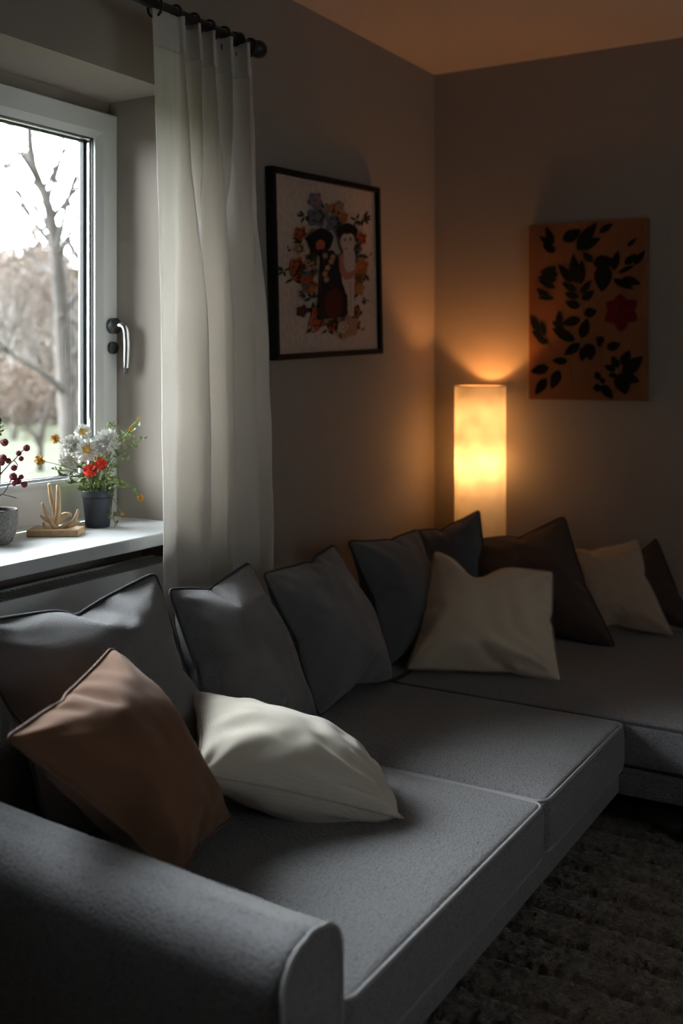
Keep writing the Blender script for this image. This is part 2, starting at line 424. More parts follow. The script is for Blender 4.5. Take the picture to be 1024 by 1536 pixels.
for yy in (RY0+.2, RY1-.2):
    m = MB(); m.box(-.114, -.055, yy-.015, yy+.015, .3, .6); rchild(m.build('bracket', M['radiator'], smooth=False))

# ------------------------------------------------------------------ curtain and rod
RX, RZ = .14, 2.108
rod = empty('curtain_rod', (RX, 1.3, RZ)); tag(rod, 'black metal curtain rod with round end cap above the window', 'curtain rod')
def pch(o, par): o.parent = par; o.matrix_parent_inverse = Matrix.Translation(par.location).inverted(); return o
m = MB(); m.tube([(RX, -.1, RZ), (RX, 2.372, RZ)], .0135, 20); pch(m.build('rod', M['black'], angle=50), rod)
for ye, sg in ((2.37, 1), (-.1, -1)):
    m = MB(); m.tube([(RX, ye-sg*.004, RZ), (RX, ye, RZ), (RX, ye+sg*.012, RZ), (RX, ye+sg*.014, RZ), (RX, ye+sg*.020, RZ), (RX, ye+sg*.036, RZ), (RX, ye+sg*.050, RZ), (RX, ye+sg*.053, RZ)], [.015, .018, .018, .014, .021, .025, .022, .014], 20)
    pch(m.build('finial', M['black'], angle=50), rod)
for yb in (2.305, -.02):
    m = MB(); m.tube([(0, yb, RZ-.005), (.008, yb, RZ-.005)], .025, 20); m.tube([(.006, yb, RZ-.005), (RX-.016, yb, RZ-.005)], .008, 12); m.tube([(RX, yb-.01, RZ), (RX, yb+.01, RZ)], .0185, 18)
    pch(m.build('bracket', M['black'], angle=50), rod)

cur = empty('curtain', (RX, 2.22, .25)); tag(cur, 'white linen curtain gathered in folds beside the window', 'curtain')
ZT, ZB = 2.072, .22
NS, NZ = 260, 90
def cprof(s, h):
    """s across 0..1, h 0 at the top .. 1 at the hem -> (x, y)"""
    y0 = 1.965+.075*h+.012*math.sin(h*5); y1 = 2.362+.075*max(0, h)**.8
    # pleats at the heading: a flat leading edge, then pinched folds
    w = min(1, max(0, (s-.20)/.06))
    top = w*.029*math.sin((s-.20)*2*math.pi*6.2)
    top += .006*math.sin(s*9)
    k = s+.03*math.sin(s*11+h*2.2)
    low = min(1, s/.24)*.046*math.sin(k*2*math.pi*3.3+1.77)+min(1, s/.2)*.019*math.sin(k*2*math.pi*7.3+1.7+h)+.010*math.sin(k*2*math.pi*2.2+h*2)
    t = min(1, max(0, (h-.05)/.38)); t = t*t*(3-2*t)
    x = RX+.004+top*(1-t)+low*t
    # folds lean over each other: pull y with the slope of the fold
    sh = (1-t)*.016*w*math.cos((s-.20)*2*math.pi*6.2+.8)+t*.020*math.cos(k*2*math.pi*3.3+2.3)
    x += .004*noise.noise(Vector((s*9, h*6, 1.3)))+.003*noise.noise(Vector((s*24, h*14, 4.1)))
    return x, y0+(y1-y0)*s+sh
def curtain_sheet(h0, h1, nz, off):
    m = MB(); vs = []; uvs = []
    for j in range(nz+1):
        h = h0+(h1-h0)*j/nz
        row = [cprof(i/NS, h) for i in range(NS+1)]
        for i, (x, y) in enumerate(row):
            a = row[max(0, i-1)]; b = row[min(NS, i+1)]; d = math.hypot(b[0]-a[0], b[1]-a[1]) or 1
            nx, ny_ = (b[1]-a[1])/d, -(b[0]-a[0])/d
            dip = .010*math.sin(i/NS*2*math.pi*6.2+1)*0
            vs.append((x+nx*off, y+ny_*off, ZT-(ZT-ZB)*h+dip)); uvs.append((i/NS*1.1, h*1.8))
    m.add(vs, [(j*(NS+1)+i, (j+1)*(NS+1)+i, (j+1)*(NS+1)+i+1, j*(NS+1)+i+1) for j in range(nz) for i in range(NS)])
    return m, uvs
def with_uv(o, uvs):
    me = o.data; l = me.uv_layers.new(name='UVMap')
    for lp in me.loops: l.data[lp.index].uv = uvs[lp.vertex_index]
    return o
m, uv = curtain_sheet(.0, 1., NZ, 0.); o = pch(with_uv(m.build('drape', M['curtain']), uv), cur)
sd = o.modifiers.new('solid', 'SOLIDIFY'); sd.thickness = .0015; sd.offset = 0
m, uv = curtain_sheet(-.012, .036, 6, .003); o = pch(with_uv(m.build('heading_band', M['curtain']), uv), cur)
sd = o.modifiers.new('solid', 'SOLIDIFY'); sd.thickness = .003; sd.offset = 0
for s in (.03, .21, .36, .53, .70, .86, .97):
    x, y = cprof(s, 0)
    m = MB(); m.tube([(RX+.024*math.cos(a), y+.006*math.sin(a*.5), RZ-.006+.024*math.sin(a)) for a in [2*math.pi*k/24 for k in range(24)]], .0032, 8, closed=True)
    m.tube([(RX, y, RZ-.028), (RX, y, RZ-.042)], .003, 8)
    pch(tag(m.build('ring', M['black'], angle=60), 'black curtain ring'), cur)

# ------------------------------------------------------------------ corner sofa
SX0, SX1 = .205, 1.05          # back and front of the left run
sofa = empty('corner_sofa', (.6, 2.2, 0)); tag(sofa, 'grey woven corner sofa with piped seat cushions along both walls', 'sofa')
def schild(o): return pch(o, sofa)
m = MB()
rbox(m, ((SX0+SX1)/2, 1.925, .195), ((SX1-SX0)/2, .775, .035), .012, (6, 12, 2))
rbox(m, (1.44, 3.16, .195), (1.02, .47, .035), .012, (12, 8, 2))
rbox(m, (.295, 3.1, .195), (.125, .40, .035), .012, (4, 6, 2))
schild(m.build('base', M['sofa']))
m = MB(); rbox(m, (.242, 2.22, .36), (.030, 1.06, .17), .02, (3, 14, 6)); schild(m.build('back_frame', M['sofa']))
# arm: straight front with a rounded top
AY0, AY1, AZ = 1.150, 1.302, .482
def arm_profile(ins, x):
    rr = .056-ins; y0, y1, zt = AY0+ins, AY1-ins, AZ-ins+.036*max(0, min(1, (1.0-x)/.7)); out = []
    for t in np.linspace(0, 1, 9)[:-1]: out.append((y0, .16+(zt-rr-.16)*t))
    for k in range(9): a = R(180-90*k/8); out.append((y0+rr+rr*math.cos(a), zt-rr+rr*math.sin(a)))
    for t in np.linspace(0, 1, 6)[1:-1]: out.append((y0+rr+(y1-y0-2*rr)*t, zt+.004*math.sin(math.pi*t)))
    for k in range(9): a = R(90-90*k/8); out.append((y1-rr+rr*math.cos(a), zt-rr+rr*math.sin(a)))
    for t in np.linspace(1, 0, 9)[1:]: out.append((y1, .16+(zt-rr-.16)*t))
    return out
m = MB(); st_ = [(SX0, .02), (SX0+.006, .008), (SX0+.02, 0)]+[(x, 0) for x in np.linspace(SX0+.05, 1.045, 34)]+[(1.055, .001), (1.062, .005), (1.065, .012), (1.066, .03)]
vs = []
for x, ins in st_:
    for y, z in arm_profile(ins, x):
        k = .0022*(noise.noise(Vector((x*5, y*6, z*6)))+.5*noise.noise(Vector((x*13, y*9, z*9)))) if ins == 0 else 0
        vs.append((x, y, z+k))
npf = len(arm_profile(0, 1)); m.add(vs, [(i*npf+j, (i+1)*npf+j, (i+1)*npf+j+1, i*npf+j+1) for i in range(len(st_)-1) for j in range(npf-1)]+[tuple((len(st_)-1)*npf+j for j in range(npf))[::-1], tuple(range(npf)), tuple(i*npf for i in range(len(st_)))[::-1]+tuple((i+1)*npf-1 for i in range(len(st_)))[::-1]])
arm = schild(m.build('arm', M['sofa'], angle=50))
m = MB(); m.tube([(1.0625, y, z) for y, z in arm_profile(.0015, 1.06)], .0036, 8); o = m.build('piping', M['sofapipe']); o.parent = arm
def seat(c, h, seed, puff=.022, pm='sofapipe'):
    m = MB(); rbox(m, c, h, .018, (26, 26, 5), puff=puff, side=.010, wob=.0035, seed=seed)
    o = schild(m.build('seat_cushion', M['sofa']))
    for z in (c[2]+h[2]-.0035, c[2]-h[2]+.008):
        m = MB(); m.tube(rim(c, (h[0]-.0035, h[1]-.0035), z, .026), .0042, 8, closed=True)
        p = m.build('piping', M[pm]); p.parent = o
    return o
ST = .348; SH = .058; SCZ = ST-SH
seat((.655, 1.708, SCZ), (.415, .402, SH), 1.)
seat((.655, 2.398, SCZ), (.415, .285, SH), 5.)
seat((1.425, 3.19, SCZ), (1.03, .50, SH), 9., puff=.012, pm='cushionpipe')
seat((.283, 3.10, SCZ), (.112, .41, SH), 13., puff=.006, pm='cushionpipe')
for (x, y) in ((.28, 1.26), (.96, 1.26), (.28, 3.35), (1.2, 2.80), (2.35, 2.80), (2.35, 3.58), (.96, 2.3)):
    m = MB(); m.tube([(x, y, .036 if x > .75 else 0), (x, y, .162)], [.016, .024], 14)
    schild(m.build('leg', M['legwood'], angle=50))

# ------------------------------------------------------------------ cushions (cloth inflated with pressure, then set in place)
def sim(seed, press, bend, tens, n=40, frames=40):
    rng = random.Random(seed); N = n+1; verts = []; faces = []; idx = {}
    Wv = [(rng.uniform(.1, .4), rng.uniform(-3, 3), rng.uniform(-3, 3), rng.uniform(0, 6)) for _ in range(6)]
    for s in (1, -1):
        for j in range(N):
            for i in range(N):
                e = i in (0, n) or j in (0, n)
                if s == -1 and e: idx[(s, i, j)] = idx[(1, i, j)]; continue
                idx[(s, i, j)] = len(verts); u = i/n-.5; v = j/n-.5
                verts.append((u, v, 0 if e else s*(.015+.01*sum(a*math.sin(kx*u*6.3+ky*v*6.3+p) for a, kx, ky, p in Wv))))
    for s in (1, -1):
        for j in range(n):
            for i in range(n):
                q = [idx[(s, i, j)], idx[(s, i+1, j)], idx[(s, i+1, j+1)], idx[(s, i, j+1)]]
                faces.append(tuple(q if s == 1 else q[::-1]))
    uvs = [(v[0], v[1]) for v in verts]
    me = bpy.data.meshes.new('sim'); me.from_pydata(verts, [], faces); ob = bpy.data.objects.new('sim', me); COL.objects.link(ob)
    md = ob.modifiers.new('c', 'CLOTH'); st = md.settings
    st.quality = 6; st.mass = .3; st.tension_stiffness = tens; st.compression_stiffness = tens; st.shear_stiffness = tens*.4; st.bending_stiffness = bend
    st.use_pressure = True; st.uniform_pressure_force = press; st.effector_weights.gravity = 0; st.air_damping = 3
    md.collision_settings.use_collision = False; md.point_cache.frame_start = 1; md.point_cache.frame_end = frames
    for f in range(1, frames+1): SC.frame_set(f)
    e = ob.evaluated_get(bpy.context.evaluated_depsgraph_get()).to_mesh()
    co = np.empty(len(e.vertices)*3); e.vertices.foreach_get('co', co); co = co.reshape(-1, 3).copy()
    SC.frame_set(1); bpy.data.objects.remove(ob); bpy.data.meshes.remove(me)
    cs = np.abs(co[[idx[(1, i, j)] for i in (0, n) for j in (0, n)]][:, :2]).mean()
    co[:, :2] *= .5/cs; co[:, :2] = co[:, :2]*.55+np.array(uvs)*.45
    co[:, 2] *= .5/np.abs(co[:, 2]).max()        # thickness 1
    bd = [idx[(1, i, 0)] for i in range(n)]+[idx[(1, n, j)] for j in range(n)]+[idx[(1, n-i, n)] for i in range(n)]+[idx[(1, 0, n-j)] for j in range(n)]
    return co, faces, uvs, bd
SIMS = [sim(0, 2, 3, 30), sim(3, 5, 10, 60), sim(5, 8, 6, 30), sim(8, 3, 1.2, 30)]
def plumped(n=48):
    N = n+1; idx = {}; co = []; faces = []
    for s in (1, -1):
        for j in range(N):
            for i in range(N):
                e = i in (0, n) or j in (0, n)
                if s == -1 and e: idx[(s, i, j)] = idx[(1, i, j)]; continue
                idx[(s, i, j)] = len(co); u = 2*i/n-1; v = 2*j/n-1
                c = .10
                co.append((.5*u*(1-c*(1-v*v)*abs(u)**3), .5*v*(1-c*(1-u*u)*abs(v)**3), .5*s*((1-u*u)*(1-v*v))**.55))
    for s in (1, -1):
        for j in range(n):
            for i in range(n):
                q = [idx[(s, i, j)], idx[(s, i+1, j)], idx[(s, i+1, j+1)], idx[(s, i, j+1)]]; faces.append(tuple(q if s == 1 else q[::-1]))
    bd = [idx[(1, i, 0)] for i in range(n)]+[idx[(1, n, j)] for j in range(n)]+[idx[(1, n-i, n)] for i in range(n)]+[idx[(1, 0, n-j)] for j in range(n)]
    co = np.array(co); return co, faces, [(a, b) for a, b, _ in co.tolist()], bd
SIMS.append(plumped())
def creases(u, v, w, amp, seed, cw):
    """folds running out of the corners and off the seams"""
    out = np.zeros(len(u)); rg = random.Random(seed)
    for k, (cx, cy) in enumerate(((0, 0), (1, 0), (1, 1), (0, 1))):
        dx, dy = np.abs(u-cx), np.abs(v-cy); r_ = np.hypot(dx, dy); th = np.arctan2(dy, dx); p = rg.uniform(0, 6); f = rg.uniform(9, 13)*(2.1 if cw[k] > 2 else 1)
        out += cw[k]*np.sin(th*f+p+2.2*np.sin(r_*9+p))*np.exp(-r_/.26)*np.clip(r_/.10, 0, 1)
    for k, (d, t) in enumerate(((v, u), (1-u, v), (1-v, u), (u, v))):
        p = rg.uniform(0, 6); f = rg.uniform(5, 8)
        out += .55*np.sin(t*2*math.pi*f+p+1.8*np.sin(t*11+p))*np.exp(-d/.09)*np.clip(d/.03, 0, 1)*(.5+.5*np.sin(t*7+p*2))
    nz_ = np.array([noise.noise(Vector((a*4.2+seed, b*4.2, 3 if c > 0 else 9)))+.5*noise.noise(Vector((a*9+seed, b*9, 5 if c > 0 else 2))) for a, b, c in zip(u, v, w)])
    return amp*(out+.75*nz_)
print('cushion cloth', [s[0].min(0).round(2).tolist() for s in SIMS])

def pillow(name, k, corners, th, mat, pmat, size, rot=0, flip=False, sag=0., bend=0., pr=.0035, fn=None, plump=1., wr=.006, cw=(1, 1, 1, 1)):
    """corners BL, BR, TR, TL of the seam seen from the front; th = thickness"""
    co, faces, uvs, bd = SIMS[k]; co = co.copy()
    for _ in range(rot): co[:, [0, 1]] = np.stack([-co[:, 1], co[:, 0]], 1)
    if flip: co[:, 0] *= -1; faces = [f[::-1] for f in faces]
    A, B, C, D = [np.array(q, float) for q in corners]
    u = co[:, 0]+.5; v = co[:, 1]+.5; w = co[:, 2]
    if plump != 1.: w = np.sign(w)*np.abs(w*2)**plump/2
    if fn: u, v, w = fn(u, v, w)
    v2 = v; w = w*(1+sag*(.5-v2))
    P = (1-u)[:, None]*(1-v)[:, None]*A+u[:, None]*(1-v)[:, None]*B+u[:, None]*v[:, None]*C+(1-u)[:, None]*v[:, None]*D
    du = (1-v)[:, None]*(B-A)+v[:, None]*(C-D); dv = (1-u)[:, None]*(D-A)+u[:, None]*(C-B)
    nrm = np.cross(du, dv); nrm /= np.linalg.norm(nrm, axis=1)[:, None]
    sg = np.sign(w); fade = np.clip(np.abs(w)*22, 0, 1)
    w = w*th+sg*fade*creases(u, v, w, wr, len(bpy.data.objects) % 17+k, cw)
    P = P+nrm*(w+bend*(1-(2*u-1)**2)*(1-(2*v-1)**2))[:, None]
    c = P.mean(0); c[2] = P[:, 2].min(); P = P-c
    m = MB(); m.add(P.tolist(), faces); o = m.build(name, mat); with_uv(o, [(a*size, b*size) for a, b in uvs]); o.location = c
    sb = o.modifiers.new('s', 'SUBSURF'); sb.levels = sb.render_levels = 1
    m = MB(); Q = P[bd]; 
    for _ in range(2): Q = (np.roll(Q, 1, 0)+2*Q+np.roll(Q, -1, 0))/4
    m.tube(Q.tolist(), pr, 6, closed=True); m.build('piping', pmat, o)
    return o

def chop(u, v, w):
    g = np.exp(-((u-.40)/.13)**2)*np.clip(v, 0, 1)**3
    return u, v-.14*g, w*(1-.35*g)
# --- the row of grey back cushions along the window wall
GB = 'grey back cushions along the window wall'
o = pillow('back_cushion', 1, [(.42, 1.39, .375), (.455, 1.845, .375), (.25, 1.862, .776), (.24, 1.33, .775)], .20, M['cushion'], M['cushionpipe'], .48, rot=1, sag=.4)
tag(o, 'grey back cushion nearest the sofa arm, behind the brown pillow, sharp raised corner', 'cushion', GB)
o = pillow('back_cushion', 2, [(.45, 1.83, .375), (.475, 2.19, .372), (.25, 2.207, .75), (.28, 1.861, .741)], .20, M['cushion'], M['cushionpipe'], .44, sag=.5)
tag(o, 'grey back cushion standing behind the cream pillow, second from the arm', 'cushion', GB)
o = pillow('back_cushion', 1, [(.415, 2.275, .37), (.425, 2.66, .37), (.25, 2.623, .733), (.28, 2.232, .723)], .19, M['cushion'], M['cushionpipe'], .44, rot=2, sag=.5)
tag(o, 'grey back cushion in the middle of the row, in front of the bare wall', 'cushion', GB)
o = pillow('back_cushion', 2, [(.36, 2.76, .37), (.37, 3.12, .37), (.25, 3.15, .709), (.25, 2.709, .734)], .17, M['cushdark'], M['darkpipe'], .44, rot=3, sag=.4)
tag(o, 'charcoal back cushion beside the beige pillow near the corner', 'cushion', GB)
# --- pillows
o = pillow('back_cushion', 3, [(.22, 3.30, .37), (.47, 3.34, .37), (.335, 3.46, .74), (.12, 3.40, .655)], .13, M['cushdark'], M['darkpipe'], .42, rot=1)
tag(o, 'small charcoal cushion with a pointed top in the corner before the lamp', 'cushion')
o = pillow('throw_pillow', 2, [(.44, 3.24, .37), (.852, 3.345, .36), (.60, 3.60, .716), (.275, 3.44, .627)], .16, M['choc'], M['chocpipe'], .45, rot=2, sag=.5)
tag(o, 'large dark brown pillow leaning behind the beige square pillow', 'pillow')
o = pillow('throw_pillow', 0, [(.404, 2.78, .36), (.823, 2.915, .355), (.729, 3.11, .621), (.37, 3.02, .665)], .17, M['beige'], M['beigepipe'], .45, rot=2, pr=.002, sag=.3, wr=.009, cw=(1.2, 2.2, 1.2, .6), fn=chop)
tag(o, 'beige square pillow with a dented top edge standing in front of the dark brown pillow', 'pillow')
o = pillow('throw_pillow', 3, [(.63, 3.46, .37), (.975, 3.575, .36), (.825, 3.68, .65), (.62, 3.60, .61)], .13, M['tan'], M['beigepipe'], .43, rot=0, pr=.002)
tag(o, 'beige pillow against the back wall right of the dark brown pillow', 'pillow')
o = pillow('throw_pillow', 1, [(.74, 3.67, .37), (1.03, 3.67, .36), (.875, 3.75, .64), (.74, 3.75, .58)], .07, M['choc'], M['chocpipe'], .43, rot=1)
tag(o, 'dark brown pillow almost hidden between the beige pillow and the back wall', 'pillow')
# brown one standing on its corner, over the arm
o = pillow('throw_pillow', 0, [(.66, 1.43, .37), (.635, 1.62, .40), (.41, 1.535, .712), (.545, 1.16, .672)], .17, M['brown'], M['brownpipe'], .46, rot=1, pr=.003)
tag(o, 'rust brown pillow tipped on its corner against the sofa arm', 'pillow')
# cream one lying against the back cushions
o = pillow('throw_pillow', 4, [(.605, 1.54, .505), (.885, 1.836, .375), (.74, 1.99, .375), (.41, 1.77, .565)], .19, M['cream'], M['creampipe'], .46, rot=0, pr=.0022, wr=.009, cw=(.7, 2.6, 1.6, .8))
tag(o, 'cream pillow lying tilted on the seat beside the rust brown pillow', 'pillow')

# ------------------------------------------------------------------ floor lamp
lamp = empty('floor_lamp', (.241, 3.688, 0)); tag(lamp, 'tall cylindrical paper floor lamp glowing in the corner behind the sofa', 'lamp')
LR, LZ = .0945, 1.166
m = MB(); m.lathe([(LR, .03), (LR, LZ)], 64); sh = m.build('lamp_shade', M['shade'], lamp)
for z in (.03, LZ):
    m = MB(); m.tube([(LR*math.cos(a), LR*math.sin(a), z) for a in [2*math.pi*k/64 for k in range(64)]], .0018, 8, closed=True); m.build('rim', M['shade'], sh)
m = MB(); m.lathe([(0, 0), (.092, 0), (.092, .02), (.088, .026), (0, .026)], 48); m.build('base', M['black'], lamp, angle=40)
m = MB(); m.tube([(0, 0, .02), (0, 0, .80)], .008, 12); m.lathe([(0, .77), (.013, .77), (.013, .838), (.010, .842), (0, .842)], 20); m.tube([(.0, .0, .775), (.045, .0, .80), (.047, 0, .90), (.045, 0, 1.0), (0, 0, 1.02)], .004, 8); m.lathe([(0, 1.010), (.055, 1.010), (.055, 1.018), (.018, 1.020), (.016, 1.035), (0, 1.035)], 32); m.build('stem', M['black'], lamp, angle=40)  # disc below the upper bulb added to block the lower bulb's upward light
m = MB(); m.ball((0, 0, .885), .034, 0, 14, 10, (1, 1, 1.3)); m.build('bulb', M['bulb'], lamp)
m = MB(); m.ball((0, 0, 1.062), .022, 0, 14, 10, (1, 1, 1.2)); m.build('bulb', M['bulb_small'], lamp)

# ------------------------------------------------------------------ pictures
def shape_mats(cols): return [plain('print_ink_%s' % k, c, .75, var=.12, vscale=60, spec=.15) for k, c in cols.items()]
INK = {'paper': (.50, .39, .32), 'black': (.014, .012, .014), 'blue': (.13, .13, .16), 'rust': (.32, .075, .03), 'dred': (.075, .012, .012), 'green': (.028, .035, .022), 'tan': (.34, .20, .11), 'skin': (.50, .38, .32), 'pink': (.38, .15, .11), 'orange': (.38, .14, .035)}
IK = list(INK); IM = shape_mats(INK)
fp = empty('framed_print', (.0, 2.98, 1.561)); fp.rotation_euler = (R(2.3), 0, 0)
tag(fp, 'black framed print of two dark haired women among flowers on the left wall', 'picture')
PW, PH = .665, .58
def lbox(name, mat, lst, par, bevel=0.):
    m = MB()
    for b in lst: m.box(*b)
    return m.build(name, mat, par, smooth=False, bevel=bevel)
hw, hh, ft = PW/2, PH/2, .018
lbox('frame', M['matte'], [(.003, .032, -hw, -hw+ft, -hh, hh), (.003, .032, hw-ft, hw, -hh, hh), (.003, .032, -hw+ft, hw-ft, hh-ft, hh), (.003, .032, -hw+ft, hw-ft, -hh, -hh+ft)], fp, bevel=.002)
lbox('backing', M['black'], [(.001, .008, -hw+.004, hw-.004, -hh+.004, hh-.004)], fp)
def A1(x, y):
    """position on the printed sheet"""
    u = (x-120)/660.; t = 130+190*u; b = 1365+65*u
    return (-hw+ft)+(PW-2*ft)*u, (hh-ft)-(PH-2*ft)*(y-t)/(b-t)
art = MB(); art.box(.008, .018, -hw+ft, hw-ft, -hh+ft, hh-ft, 0)
LAY = [.0183]
def poly(pts, ink):
    LAY[0] += .00004; vs = [(LAY[0], *p) for p in pts]; art.add(vs, [tuple(range(len(vs)))], IK.index(ink))
def ell(x, y, rx, ry, ink, n=16, wav=0., ph=0.):
    poly([A1(x+rx*(1+wav*math.sin(5*a+ph))*math.cos(a), y-ry*(1+wav*math.sin(5*a+ph))*math.sin(a)) for a in [2*math.pi*k/n for k in range(n)]], ink)
def bloom(x, y, r_, ink, eye='dred'):
    ell(x, y, r_, r_*1.15, ink, 40, .16, random.random()*6)
    ell(x+r_*.1, y, r_*.62, r_*.7, eye, 30, .2, random.random()*6); ell(x, y, r_*.42, r_*.48, ink, 24, .15, 1)
def sprig(x, y, r_, ink='green'):
    for k in range(5):
        a = random.uniform(0, 6.28); cx, cy = x+r_*.6*math.cos(a), y+r_*.6*math.sin(a); d = (math.cos(a), math.sin(a)); q = (-d[1], d[0]); l = r_*.55; w = r_*.2
        poly([A1(cx+d[0]*l*s+q[0]*w*t, cy+d[1]*l*s+q[1]*w*t) for s, t in ((-1, 0), (-.3, 1), (.4, .8), (1, 0), (.4, -.8), (-.3, -1))], ink)
for a in ((300, 440, 45), (290, 590, 60), (225, 860, 50), (170, 800, 40), (690, 490, 55), (640, 500, 45), (650, 745, 70), (705, 890, 50), (640, 860, 60), (345, 1100, 55), (430, 1240, 45), (320, 1240, 28), (600, 1050, 60), (330, 1010, 45), (420, 400, 40), (690, 1075, 28), (190, 655, 22), (670, 1270, 18), (265, 420, 16), (735, 750, 14)): sprig(*a)
for a in ((375, 450, 62, 'blue', 'green'), (480, 500, 55, 'blue', 'green'), (360, 335, 44, 'blue', 'pink'), (520, 390, 30, 'blue', 'tan'), (440, 400, 26, 'tan', 'rust'), (545, 470, 32, 'orange', 'rust'), (265, 555, 40, 'rust', 'dred'), (255, 660, 34, 'tan', 'green'), (665, 635, 40, 'rust', 'dred'), (330, 760, 44, 'tan', 'green'), (240, 770, 46, 'rust', 'dred'), (245, 835, 40, 'rust', 'dred'), (305, 865, 38, 'blue', 'green'), (315, 925, 44, 'rust', 'dred'), (265, 1090, 34, 'dred', 'black'), (665, 830, 48, 'orange', 'rust'), (635, 915, 46, 'rust', 'orange'), (640, 990, 38, 'orange', 'tan'), (355, 1175, 52, 'rust', 'dred'), (465, 1215, 42, 'rust', 'dred'), (610, 1150, 44, 'dred', 'rust'), (610, 1240, 36, 'rust', 'dred'), (640, 700, 26, 'green', 'tan')): bloom(*a)
for k in range(46):
    a = random.uniform(0, 6.28); rx, ry = 165+random.uniform(-50, 45), 385+random.uniform(-110, 60); x, y = 455+rx*math.cos(a), 800+ry*math.sin(a)
    if random.random() < .55: sprig(x, y, random.uniform(28, 50))
    else: bloom(x, y, random.uniform(14, 26), *random.choice((('rust', 'dred'), ('orange', 'rust'), ('tan', 'rust'), ('blue', 'green'), ('green', 'tan'), ('dred', 'black'))))
# the dark figure on the left
poly([A1(*p) for p in ((395, 690), (450, 690), (500, 760), (515, 900), (540, 1165), (345, 1165), (365, 960), (375, 800))], 'black')
ell(455, 1065, 62, 105, 'dred'); ell(378, 615, 78, 82, 'black', 30, .05); ell(372, 648, 30, 38, 'rust'); ell(372, 700, 22, 26, 'black')
for x, y in ((400, 725), (440, 770), (415, 810), (450, 740), (405, 890), (395, 850)): bloom(x, y, 17, 'tan', 'orange')
# the pale figure on the right
poly([A1(*p) for p in ((528, 690), (590, 690), (606, 760), (596, 870), (590, 1000), (583, 1170), (548, 1170), (540, 1010), (508, 930), (500, 780))], 'skin')
poly([A1(*p) for p in ((490, 735), (520, 720), (520, 800), (545, 860), (615, 840), (622, 862), (570, 908), (520, 905), (490, 840))], 'pink')
ell(552, 582, 70, 66, 'black', 30, .04); ell(550, 645, 52, 68, 'skin'); ell(556, 560, 56, 30, 'black')
for x in (532, 570): ell(x, 622, 12, 5, 'black', 10); ell(x, 634, 8, 5, 'black', 10)
ell(540, 690, 10, 5, 'rust', 10); poly([A1(*p) for p in ((548, 640), (553, 640), (545, 668), (538, 668))], 'tan')
poly([A1(*p) for p in ((558, 930), (566, 930), (566, 1160), (560, 1160))], 'tan')
bloom(545, 1240, 66, 'tan', 'pink'); bloom(505, 1235, 34, 'skin', 'pink')
art.build('print', IM, fp, smooth=False)
lbox('wall_hook', M['black'], [(0, .002, -.01, .01, hh-.06, hh-.02)], fp)

INK2 = {'ground': (.40, .150, .045), 'leafdark': (.007, .009, .008), 'red': (.13, .006, .009), 'stemline': (.13, .05, .02), 'deepred': (.10, .006, .008)}
cv = empty('canvas_picture', (.6175, 3.8, 1.4385)); tag(cv, 'orange brown canvas of black leaves and one red flower on back wall', 'picture')
CW, CH = .435, .642
m = MB(); rbox(m, (0, -.016, 0), (CW/2, .015, CH/2), .003, (4, 2, 4))
g, nt, b = newmat('canvas_ground'); b.inputs['Roughness'].default_value = .8
tc = node(nt, 'ShaderNodeTexCoord'); nz = node(nt, 'ShaderNodeTexNoise'); nz.inputs['Scale'].default_value = 7; nz.inputs['Detail'].default_value = 6
L(nt, tc.outputs['Object'], nz.inputs['Vector']); rp = node(nt, 'ShaderNodeValToRGB'); rp.color_ramp.elements[0].position = .3; rp.color_ramp.elements[1].position = .75
rp.color_ramp.elements[0].color = (.15, .050, .018, 1); rp.color_ramp.elements[1].color = (.225, .082, .027, 1)
L(nt, nz.outputs['Fac'], rp.inputs['Fac']); L(nt, rp.outputs['Color'], b.inputs['Base Color'])
wv = node(nt, 'ShaderNodeTexNoise'); wv.inputs['Scale'].default_value = 500; L(nt, tc.outputs['Object'], wv.inputs['Vector'])
bp = node(nt, 'ShaderNodeBump'); bp.inputs['Strength'].default_value = .4; bp.inputs['Distance'].default_value = .001; L(nt, wv.outputs['Fac'], bp.inputs['Height']); L(nt, bp.outputs['Normal'], b.inputs['Normal'])
m.build('stretched_canvas', g, cv)
IK2 = list(INK2); art = MB(); LAY = [.0313]
def A2(x, y):
    u = (x-392)/472.; t = 108-38*u; bb = 822+4*u
    return -CW/2+CW*u, CH/2-CH*(y-t)/(bb-t)
def poly2(pts, ink):
    LAY[0] += .00003; art.add([(p[0], -LAY[0], p[1]) for p in pts], [tuple(range(len(pts)))], IK2.index(ink))
def leaf2(x0, y0, x1, y1, w, ink='leafdark'):
    dx, dy = x1-x0, y1-y0; l = math.hypot(dx, dy); q = (-dy/l*w, dx/l*w); pr = []
    for t in np.linspace(0, 1, 9): pr.append((t, math.sin(math.pi*t**.8)**.85))
    pts = [(x0+dx*t+q[0]*a, y0+dy*t+q[1]*a) for t, a in pr]+[(x0+dx*t-q[0]*a, y0+dy*t-q[1]*a) for t, a in pr[::-1][1:-1]]
    poly2([A2(*p) for p in pts], ink)
def line2(pts, w=3, ink='stemline'):
    for (x0, y0), (x1, y1) in zip(pts[:-1], pts[1:]):
        l = math.hypot(x1-x0, y1-y0); q = (-(y1-y0)/l*w/2, (x1-x0)/l*w/2)
        poly2([A2(x0+q[0], y0+q[1]), A2(x1+q[0], y1+q[1]), A2(x1-q[0], y1-q[1]), A2(x0-q[0], y0-q[1])], ink)
line2([(545, 250), (585, 320), (610, 420), (625, 500), (610, 580), (560, 660), (575, 760)]); line2([(460, 120), (500, 190), (545, 250)]); line2([(640, 250), (740, 300), (800, 270)])
